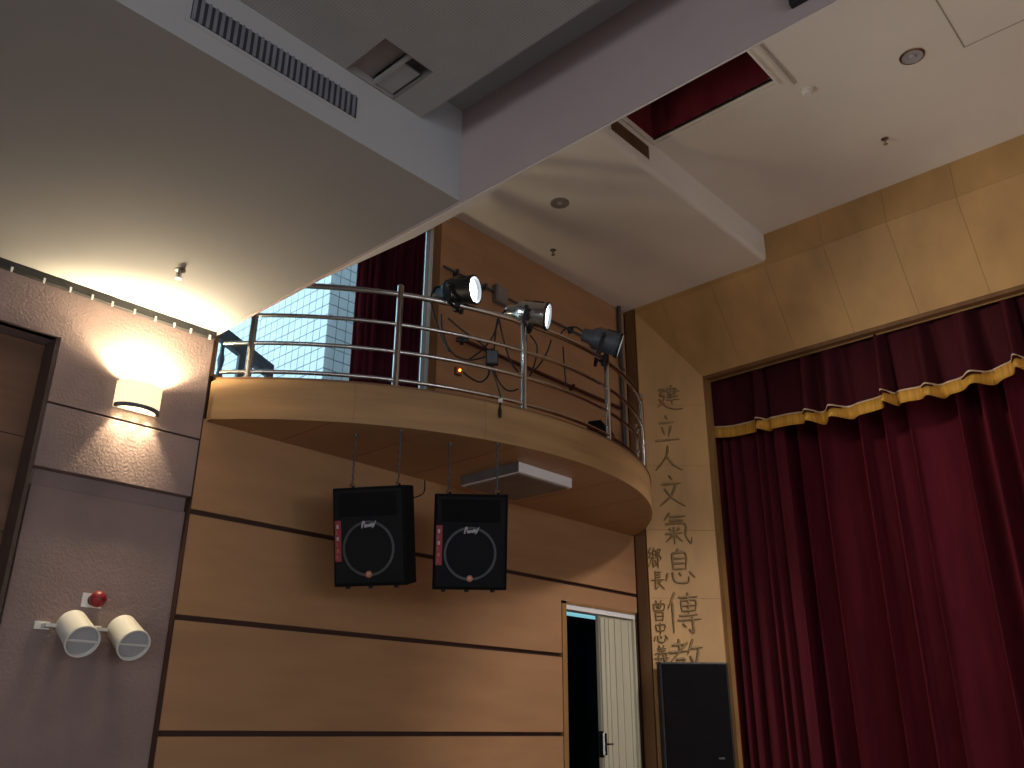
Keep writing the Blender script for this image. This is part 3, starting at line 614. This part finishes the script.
hd.tube([(7.452, WY-.01, 1.38), (7.452, WY-.05, 1.38), (7.50, WY-.055, 1.38)], .01, 8).build('lock', 'chrome', lf)
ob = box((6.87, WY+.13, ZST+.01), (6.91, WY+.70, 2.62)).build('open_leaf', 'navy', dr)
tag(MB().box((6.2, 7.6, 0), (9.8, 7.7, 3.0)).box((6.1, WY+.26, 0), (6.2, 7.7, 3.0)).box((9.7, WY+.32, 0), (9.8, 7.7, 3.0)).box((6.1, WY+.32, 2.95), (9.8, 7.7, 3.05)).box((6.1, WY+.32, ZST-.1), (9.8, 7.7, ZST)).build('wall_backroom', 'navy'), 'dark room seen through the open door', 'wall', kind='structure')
t_ = thing('ceiling_tube_light', (8.7, 7.0, 2.80), 'pale blue fluorescent strip inside the dark room beyond the door', 'light')
box((8.1, 6.92, 2.88), (9.3, 7.08, 2.95)).build('housing', 'whitem', t_)
MB().tube([(8.14, 7.0, 2.85), (9.26, 7.0, 2.85)], .022, 8).build('tube', mat('cool_tube', (.6, .8, .85), .5, emit=((.25, .62, .72), .8)), t_)

# ------------------------------------------------------------------ hung loudspeakers
LOGO = [[(0, 1), (.12, 0), (.25, .1), (.08, .55)], [(.22, .75), (.36, .5), (.26, .9), (.42, .8)], [(.5, .55), (.42, .9), (.58, .55), (.56, .9)], [(.62, .5), (.68, .9), (.8, .4)], [(.76, .75), (.9, .5), (.8, .9), (.96, .8)], [(1.0, .5), (1.06, .85), (1.25, .1)], [(1.1, .8), (.9, 1.25)]]
def speaker(cx, cy, cz_, n, tilt, label, chains):
    n = Vector((n[0], n[1], 0)).normalized()
    yaw = math.atan2(n.y, n.x) + PI/2          # local -Y becomes n
    xf = Matrix.Translation((cx, cy, cz_)) @ Matrix.Rotation(yaw, 4, 'Z') @ Matrix.Rotation(tilt, 4, 'X')
    w, h, d = .27, .345, .40
    t_ = thing('loudspeaker', (cx, cy, cz_-.34), label, 'loudspeaker', 'black loudspeakers hung under the balcony')
    MB(xf).prism([(-w, 0, -h), (w, 0, -h), (w, .20, -h), (w*.72, d, -h), (-w*.72, d, -h), (-w, .20, -h)], (0, 0, 2*h)).build('cabinet', 'blackcar', t_, bevel=.008)
    g_ = MB(xf).box((-w+.018, -.012, -h+.02), (w-.018, 0, h-.02)).build('front_grille', 'grille', t_, bevel=.01)
    # horn mouth in the upper third
    hm = MB(xf).prism([(-.215, -.0125, .14), (.215, -.0125, .14), (.215, -.0125, .305), (-.215, -.0125, .305)], (0, -.004, 0))
    hm.build('horn_frame', 'blackcar', t_, bevel=.003)
    MB(xf).lathe([(.175, 0), (.192, 0), (.192, .008), (.175, .008)], (0, -1, 0), (0, -.012, -.085), 40).build('woofer_ring', 'ring', t_, smooth=True)
    MB(xf).lathe([(0, 0), (.174, 0), (.174, .003), (0, .004)], (0, -1, 0), (0, -.012, -.085), 40).build('woofer_cloth', 'grille', t_)
    rl = MB(xf).box((-w+.02, -.016, -.17), (-w+.065, -.012, .115)).build('red_label_strip', 'redlabel', t_)
    rl['label'] = 'red printed strip on the front edge'
    for k in range(6):
        z = -.15+.042*k
        MB(xf).box((-w+.033, -.0175, z), (-w+.038+.01*(k % 2), -.016, z+.026)).build('print_mark', 'ink' if k in (5, 3) else 'orange', rl)
    O = xf @ Vector((-.045, -.022, .098)); U = (xf.to_3x3() @ Vector((1, 0, .12))).normalized(); V_ = (xf.to_3x3() @ Vector((0, 0, -1))); N_ = xf.to_3x3() @ Vector((0, -1, 0))
    strokes_mesh(LOGO, O, U, V_, N_, .085, .042, .011, .003).build('script_logo', 'ink', t_)
    bd = MB(xf).lathe([(0, 0), (.023, 0), (.023, .005), (0, .005)], (0, -1, 0), (0, -.020, -.262), 16).build('round_badge', 'orange', t_)
    MB(xf).box((-.008, -.027, -.272), (-.003, -.025, -.252)).box((-.003, -.027, -.262), (.009, -.025, -.252)).build('badge_mark', 'ink', bd)
    for x in (-.19, -.02, .17):
        MB(xf).lathe([(0, 0), (.018, 0), (.016, .02), (0, .02)], (0, 0, -1), (x, .06, -h), 10).build('foot', 'black', t_)
    for (lx, ly) in chains:
        p = xf @ Vector((lx, ly, h))
        c_ = MB().tube([p, (p.x, p.y, 3.534)], .0045, 6)
        k = 0; z = p.z+.02
        while z < 3.52:
            off = .006 if k % 2 else -.006
            c_.tube([(p.x-off, p.y, z), (p.x+off, p.y, z+.022)], .006, 5); z += .026; k += 1
        cc = c_.build('hanging_chain', 'ironbox', t_)
        MB().lathe([(0, 0), (.018, .0), (.018, .012), (0, .012)], org=(p.x, p.y, 3.526), n=10).build('eye_bolt', 'steel', cc)
        MB().lathe([(.008, -.01), (.020, -.01), (.020, .01), (.008, .01)], (1, 0, 0), (p.x, p.y, p.z+.018), 10).build('shackle', 'chrome', cc)
speaker(3.79, 4.86, 2.765, (-.865, -.50), math.radians(14), 'left hung loudspeaker under the balcony, turned so its side shows', [(-.17, .12), (.19, .10)])
speaker(4.45, 4.515, 2.78, (-.70, -.71), math.radians(14), 'right hung loudspeaker under the balcony, facing straight out', [(-.17, .12), (.19, .10)])
tag(MB().tube(spline([(4.25, 5.08, 3.0), (4.45, 5.25, 3.2), (4.75, 5.4, 3.35), (4.85, 5.5, 3.50)], 6), .006, 6).build('speaker_cable', 'black', smooth=True), 'black lead rising from behind the left loudspeaker to the balcony', 'cable')

# white luminaire under the balcony
t_ = thing('luminaire', (5.40, 4.93, 3.45), 'white box luminaire fixed under the balcony', 'light')
box((5.06, 4.59, 3.455), (5.745, 5.27, 3.54)).build('housing', 'whitem', t_, bevel=.004)
box((5.09, 4.62, 3.445), (5.715, 5.24, 3.455)).build('diffuser', mat('brown_grey_diffuser', (.17, .13, .11), .6), t_)  # underside in one dark brown-grey
box((5.055, 4.595, 3.458), (5.06, 5.265, 3.538)).build('shade_plate', mat('shaded_side_grey', (.13, .11, .10), .6), t_)  # added dark sheet: shade of the less lit side put into its colour

# ------------------------------------------------------------------ big black speaker in front of the lettered pillar
xf = Matrix(((UU.x, -NN.x, 0, 0), (UU.y, -NN.y, 0, 0), (0, 0, 1, 0), (0, 0, 0, 1)))
o0 = SP0 + NN*.22; xf.translation = (o0.x, o0.y, 0)
t_ = thing('stage_speaker', o0 + UU*.38 + Vector((0, 0, ZST)), 'tall plain black loudspeaker standing against the lettered pillar', 'loudspeaker')
us0, us1 = .022, .735
MB(xf).box((us0, 0, ZST), (us1, .17, 2.17)).build('cabinet', 'black', t_, bevel=.012)
MB(xf).box((us0+.02, -.012, ZST+.08), (us1-.02, 0, 2.15)).build('front_grille', 'blackcar', t_, bevel=.006)
MB(xf).box((us1-.17, -.016, 1.245), (us1-.11, -.012, 1.262)).build('name_plate', 'ring', t_)
for u in (us0+.06, us1-.06): MB(xf).box((u-.02, .02, ZST), (u+.02, .06, ZST+.02)).build('foot', 'black', t_)

# ------------------------------------------------------------------ sconce on the stucco wall
SXC = 2.325; SZ0, SZ1 = 3.475, 3.655
sc = thing('wall_sconce', (SXC, WY, SZ0), 'glowing half-round sconce on the pinkish stucco wall', 'lamp')
hs = MB(); n = 20; V = []
for i in range(n+1):
    a = PI*i/n; 
    for (r, z) in ((.15, SZ0), (.15, SZ1), (.143, SZ1), (.143, SZ0)): V.append((SXC-r*math.cos(a), WY-.02-.72*r*math.sin(a), z))
hs.add(V, [(i*4+j, i*4+(j+1) % 4, (i+1)*4+(j+1) % 4, (i+1)*4+j) for i in range(n) for j in range(4)])
hs.build('shade', 'shade', sc, smooth=True)
box((SXC-.15, WY-.02, SZ0), (SXC+.15, WY, SZ1)).build('back_plate', 'shade', sc)
rim = MB(); V = []
for i in range(n+1):
    a = PI*i/n
    for (r, z) in ((.153, SZ0-.004), (.153, SZ0+.02), (.15, SZ0+.02), (.13, SZ0-.004)): V.append((SXC-r*math.cos(a), WY-.02-.72*r*math.sin(a), z))
rim.add(V, [(i*4+j, i*4+(j+1) % 4, (i+1)*4+(j+1) % 4, (i+1)*4+j) for i in range(n) for j in range(4)]).build('lower_rim', 'ironbox', sc, smooth=True)
MB().tube([(SXC-.06, WY-.07, SZ0+.055), (SXC+.06, WY-.07, SZ0+.055)], .018, 10).build('bulb', 'glow_w', sc, smooth=True)
def spot(name, loc, d, power, col, ang, blend, soft):
    l = D.lights.new(name, 'SPOT'); l.energy = power; l.color = col; l.spot_size = math.radians(ang); l.spot_blend = blend; l.shadow_soft_size = soft
    o = D.objects.new(name, l); COL.objects.link(o); o.location = loc; o.rotation_euler = Vector(d).to_track_quat('-Z', 'Y').to_euler()
spot('sconce_uplight', (SXC, WY-.085, SZ1+.012), (0, -.1, 1), 76, (1, .82, .53), 168, .35, .05)
spot('sconce_inner_uplight', (SXC, WY-.085, SZ1-.09), (0, 0, 1), 150, (1, .80, .46), 124, .35, .03)
for dx in (-.09, 0, .09):
    spot('sconce_downlight', (SXC+dx, WY-.055, SZ0+.03), (dx*1.0, .05, -1), 30, (1, .80, .50), 60, .7, .02)

# ------------------------------------------------------------------ twin emergency spotlights and alarm lamp
def cup_lamp(px, pz, label):
    ax = Vector((.02, -.86, -.50)).normalized(); back = Vector((px, WL-.06, pz)); xf = basis(ax, loc=back)
    t_ = thing('spot_lamp', (px, WL, pz-.12), label, 'lamp', 'white cup lamps on the stucco wall')
    MB(xf).lathe([(0, 0), (.076, 0), (.088, .012), (.094, .22), (.099, .225), (.099, .242), (.090, .242), (.087, .215), (0, .214)], (1, 0, 0), n=32).build('housing', 'white', t_, smooth=True)
    ln_ = MB(xf).lathe([(.087, .222), (.055, .228), (0, .230)], (1, 0, 0), n=32).build('lens', 'lens', t_, smooth=True)
    MB(xf).box((.229, -.086, -.005), (.236, .086, .005)).build('cross_bar', 'white', ln_)
    MB().box((px-.185, WL-.012, pz-.045), (px-.10, WL, pz+.0)).box((px-.15, WL-.09, pz-.035), (px-.09, WL-.0, pz-.015)).build('bracket', 'white', t_)
    MB().tube([(px, WL, pz), (px, WL-.07, pz)], .035, 10).build('wall_stem', 'white', t_)
    return t_
cup_lamp(2.165, 2.085, 'left of the twin white cup lamps on the stucco wall')
cup_lamp(2.47, 2.085, 'right of the twin white cup lamps on the stucco wall')
t_ = thing('alarm_lamp', (2.285, WL, 2.19), 'round red alarm lamp on a small white plate above the cup lamps', 'alarm')
box((2.225, WL-.012, 2.19), (2.345, WL, 2.275)).build('plate', 'whitem', t_)
MB().lathe([(0, 0), (.034, 0), (.034, .035), (0, .035)], (0, -1, 0), (2.29, WL-.012, 2.235), 14).build('socket', 'dark', t_)
MB().lathe([(0, 0), (.03, 0), (.046, .02), (.05, .045), (.04, .07), (.02, .082), (0, .085)], (0, -1, 0), (2.29, WL-.045, 2.235), 18).build('dome', 'red', t_, smooth=True)

# ------------------------------------------------------------------ ceiling fittings
vg = thing('air_vent', (1.64, 3.0, 4.335), 'long slatted air vent in the face of the soffit', 'vent')
box((1.185, 2.997, 4.345), (2.08, 3.0, 4.475)).build('backing', 'ventdark', vg)
fr_ = MB().box((1.165, 2.998, 4.325), (2.10, 3.0, 4.345)).box((1.165, 2.998, 4.475), (2.10, 3.0, 4.495)).box((1.165, 2.998, 4.345), (1.185, 3.0, 4.475)).box((2.08, 2.998, 4.345), (2.10, 3.0, 4.475))
fr_.build('frame', 'plaster', vg)
for k in range(27):
    x = 1.19+.0331*k
    MB().prism([(x, 2.997, 4.345), (x+.006, 2.988, 4.345), (x+.014, 2.989, 4.345), (x+.012, 2.997, 4.345)], (0, 0, .13)).build('slat', 'slat', vg)
# open ceiling box with a loose lamp panel
rl = thing('recessed_light', (2.15, 2.84, ZHALL), 'square recessed ceiling box with a slipped white lamp panel', 'light')
bx = MB().box((HX0, HY0, ZHALL+.10), (HX1, HY1, ZHALL+.11))
bx.box((HX0, HY0, ZHALL), (HX0+.006, HY1, ZHALL+.10)).box((HX1-.006, HY0, ZHALL), (HX1, HY1, ZHALL+.10)).box((HX0, HY0, ZHALL), (HX1, HY0+.006, ZHALL+.10)).box((HX0, HY1-.006, ZHALL), (HX1, HY1, ZHALL+.10))
bx.build('housing', mat('brown_grey_housing', (.23, .205, .20), .8), rl)
box((HX0+.006, HY0+.006, ZHALL+.05), (HX0+.165, HY1-.006, ZHALL+.06)).build('cover_panel', mat('grey_cover', (.27, .245, .24), .8), rl)
box((HX0+.165, HY0+.006, ZHALL+.012), (HX0+.185, HY1-.006, ZHALL+.03)).build('divider', 'plaster', rl)
box((HX0+.185, HY0+.085, ZHALL+.02), (HX1-.02, HY1-.012, ZHALL+.03)).build('lamp_panel', 'plaster', rl)

def sprinkler(x, y, z, label, s=1):
    t_ = thing('fire_sprinkler', (x, y, z-.07*s), label, 'sprinkler', 'ceiling fire sprinklers')
    MB().lathe([(0, 0), (.036*s, 0), (.036*s, .006*s), (.012*s, .016*s), (0, .016*s)], (0, 0, -1), (x, y, z), 16).build('escutcheon', 'chrome', t_, smooth=True)
    MB().lathe([(0, .01*s), (.011*s, .01*s), (.008*s, .045*s), (0, .05*s)], (0, 0, -1), (x, y, z), 10).build('body', 'steel', t_, smooth=True)
    for sx in (-1, 1): MB().tube([(x+sx*.01*s, y, z-.02*s), (x+sx*.018*s, y, z-.045*s), (x, y, z-.062*s)], .0035*s, 6).build('frame_arm', 'steel', t_)
    MB().lathe([(0, 0), (.022*s, 0), (.022*s, .004*s), (0, .004*s)], (0, 0, -1), (x, y, z-.062*s), 12).build('deflector', 'chrome', t_)
sprinkler(2.156, 4.884, ZSOF, 'chrome fire sprinkler on the soffit above the lit sconce')
sprinkler(6.36, 5.28, ZLOW, 'small dark fire sprinkler on the low ceiling above the stage lights', .95)
sprinkler(7.32, 2.01, ZUP, 'small fire sprinkler on the high ceiling close to the wood frieze', .95)
def downlight(x, y, z, r, inner, label):
    t_ = thing('downlight', (x, y, z-.01), label, 'light', 'round recessed downlights')
    MB().lathe([(r*.82, 0), (r, 0), (r, .006), (r*.86, .012), (r*.82, .012)], (0, 0, -1), (x, y, z), 32).build('trim_ring', 'chrome' if inner == 'lens' else 'oldsteel', t_, smooth=True)
    MB().lathe([(r*.83, .009), (r*.6, .002), (0, .0015)], (0, 0, -1), (x, y, z), 32).build('reflector', inner, t_, smooth=True)
    MB().lathe([(0, .018), (r*.2, .015), (r*.28, .004), (r*.2, .001)], (0, 0, -1), (x, y, z), 14).build('lamp', 'lens', t_, smooth=True)
downlight(5.71, 4.645, ZLOW, .095, 'oldsteel', 'dull grey round downlight in the low ceiling, switched off')
downlight(6.39, 1.43, ZUP, .10, 'lens', 'chrome round downlight in the high ceiling at upper right')
for y_, pw, aim, ang, lb in ((.3, 900, (.05, 5.0, -5.7), 45, 'lit downlight over the stage front, nearest the balcony'), (-3.0, 1000, (0, 0, -1), 115, 'lit downlight over the middle of the stage front'), (-6.3, 1000, (0, 0, -1), 115, 'lit downlight over the stage front, farthest from the balcony')):
    downlight(7.3, y_, ZUP, .10, 'steel', lb)
    spot('downlight_beam', (7.3, y_, ZUP-.34), aim, pw, (1, .89, .86), ang, .75, .30)
sd = thing('smoke_detector', (6.19, 2.255, ZUP-.05), 'small white smoke detector beside the ceiling slot', 'detector')
MB().lathe([(0, 0), (.055, 0), (.055, .012), (.045, .02), (0, .02)], (0, 0, -1), (6.19, 2.255, ZUP), 20).build('base', 'plaster_w', sd, smooth=True)
MB().lathe([(.04, .02), (.04, .035), (.028, .048), (0, .05)], (0, 0, -1), (6.19, 2.255, ZUP), 20).build('sensor_head', 'whitem', sd, smooth=True)
tag(MB().box((5.2, 2.278, ZUP-.014), (6.04, 2.296, ZUP)).build('cable_raceway', 'race'), 'thin straight raceway on the ceiling leading to the smoke detector', 'raceway')
# access hatch
hp = thing('access_hatch', (6.24, .76, ZUP-.006), 'flush square access hatch outlined in the high ceiling', 'hatch')
for a, b_ in (((5.90, .435), (6.575, .445)), ((5.90, 1.075), (6.575, 1.085)), ((5.90, .445), (5.91, 1.075)), ((6.565, .445), (6.575, 1.075))):
    box((*a, ZUP-.004), (*b_, ZUP)).build('joint', 'race', hp)
box((5.915, .45, ZUP-.006), (6.56, 1.07, ZUP)).build('panel', 'plaster_w', hp)
# lighting slot with red curtain
sl = thing('ceiling_slot', (5.3, 3.0, ZUP), 'rectangular ceiling slot lined with red fabric', 'ceiling slot')
q = MB().box((SX0, SY0-.02, ZUP-.02), (SX1+.09, SY0, ZUP+.02)).box((SX0, SY1, ZUP-.02), (SX1+.09, SY1+.03, ZUP+.02)).box((SX1+.06, SY0, ZUP-.02), (SX1+.09, SY1, ZUP+.02))
q.build('frame', 'plaster_w', sl)
box((SX1, SY0, ZUP-.006), (SX1+.022, SY1, ZUP+.01)).build('frame_lip', 'dark', sl)
box((SX1+.02, SY0, ZUP-.004), (SX1+.06, SY1, ZUP+.01)).build('frame_strip', 'plaster_w', sl)
MB().box((SX0, SY0, ZUP+.004), (SX1, SY0+.006, ZUP+.7)).box((SX0, SY1-.006, ZUP+.004), (SX1, SY1, ZUP+.7)).box((SX0, SY0, ZUP+.004), (SX0+.006, SY1, ZUP+.7)).box((SX0, SY0, ZUP+.7), (SX1, SY1, ZUP+.71)).build('shaft', 'velvet_s', sl)
V = []; N = 70
for j in range(2):
    for i in range(N+1):
        y = SY0+(SY1-SY0)*i/N; V.append((SX1-.006-.004*math.sin(i*.9), y, ZUP+.004+.69*j))
o = MB().add(V, [(i, i+1, N+2+i, N+1+i) for i in range(N)]).build('red_drape', 'velvet_s', sl, smooth=True); o.modifiers.clear()
so = o.modifiers.new('thick', 'SOLIDIFY'); so.thickness = .006
gv = thing('return_grille', (5.54, YSTEP, 6.45), 'dark return air grille on the step face beside the ceiling slot', 'vent')
box((5.22, YSTEP-.012, 6.445), (5.84, YSTEP, 6.61)).build('frame', 'plaster_w', gv)
box((5.235, YSTEP-.014, 6.455), (5.825, YSTEP-.012, 6.60)).build('backing', 'ventdark', gv)
for k in range(9): box((5.235, YSTEP-.018, 6.458+.0158*k), (5.825, YSTEP-.013, 6.464+.0158*k)).build('louvre', 'wood_d', gv)
# bracket on the bulkhead at the top of the view
p = onX = None
d_ = ray(806, 2); P = CAM + d_*((XB-CAM.x)/d_.x)
bt = thing('bulkhead_bracket', (XB, P.y, P.z), 'small dark bracket on the bulkhead at the top edge', 'bracket')
box((XB-.03, P.y-.06, P.z), (XB, P.y+.06, P.z+.10)).build('plate', 'dark', bt, bevel=.004)
MB().tube([(XB-.02, P.y, P.z+.03), (XB-.09, P.y, P.z+.02), (XB-.10, P.y, P.z+.10)], .012, 8).build('arm', 'dark', bt)
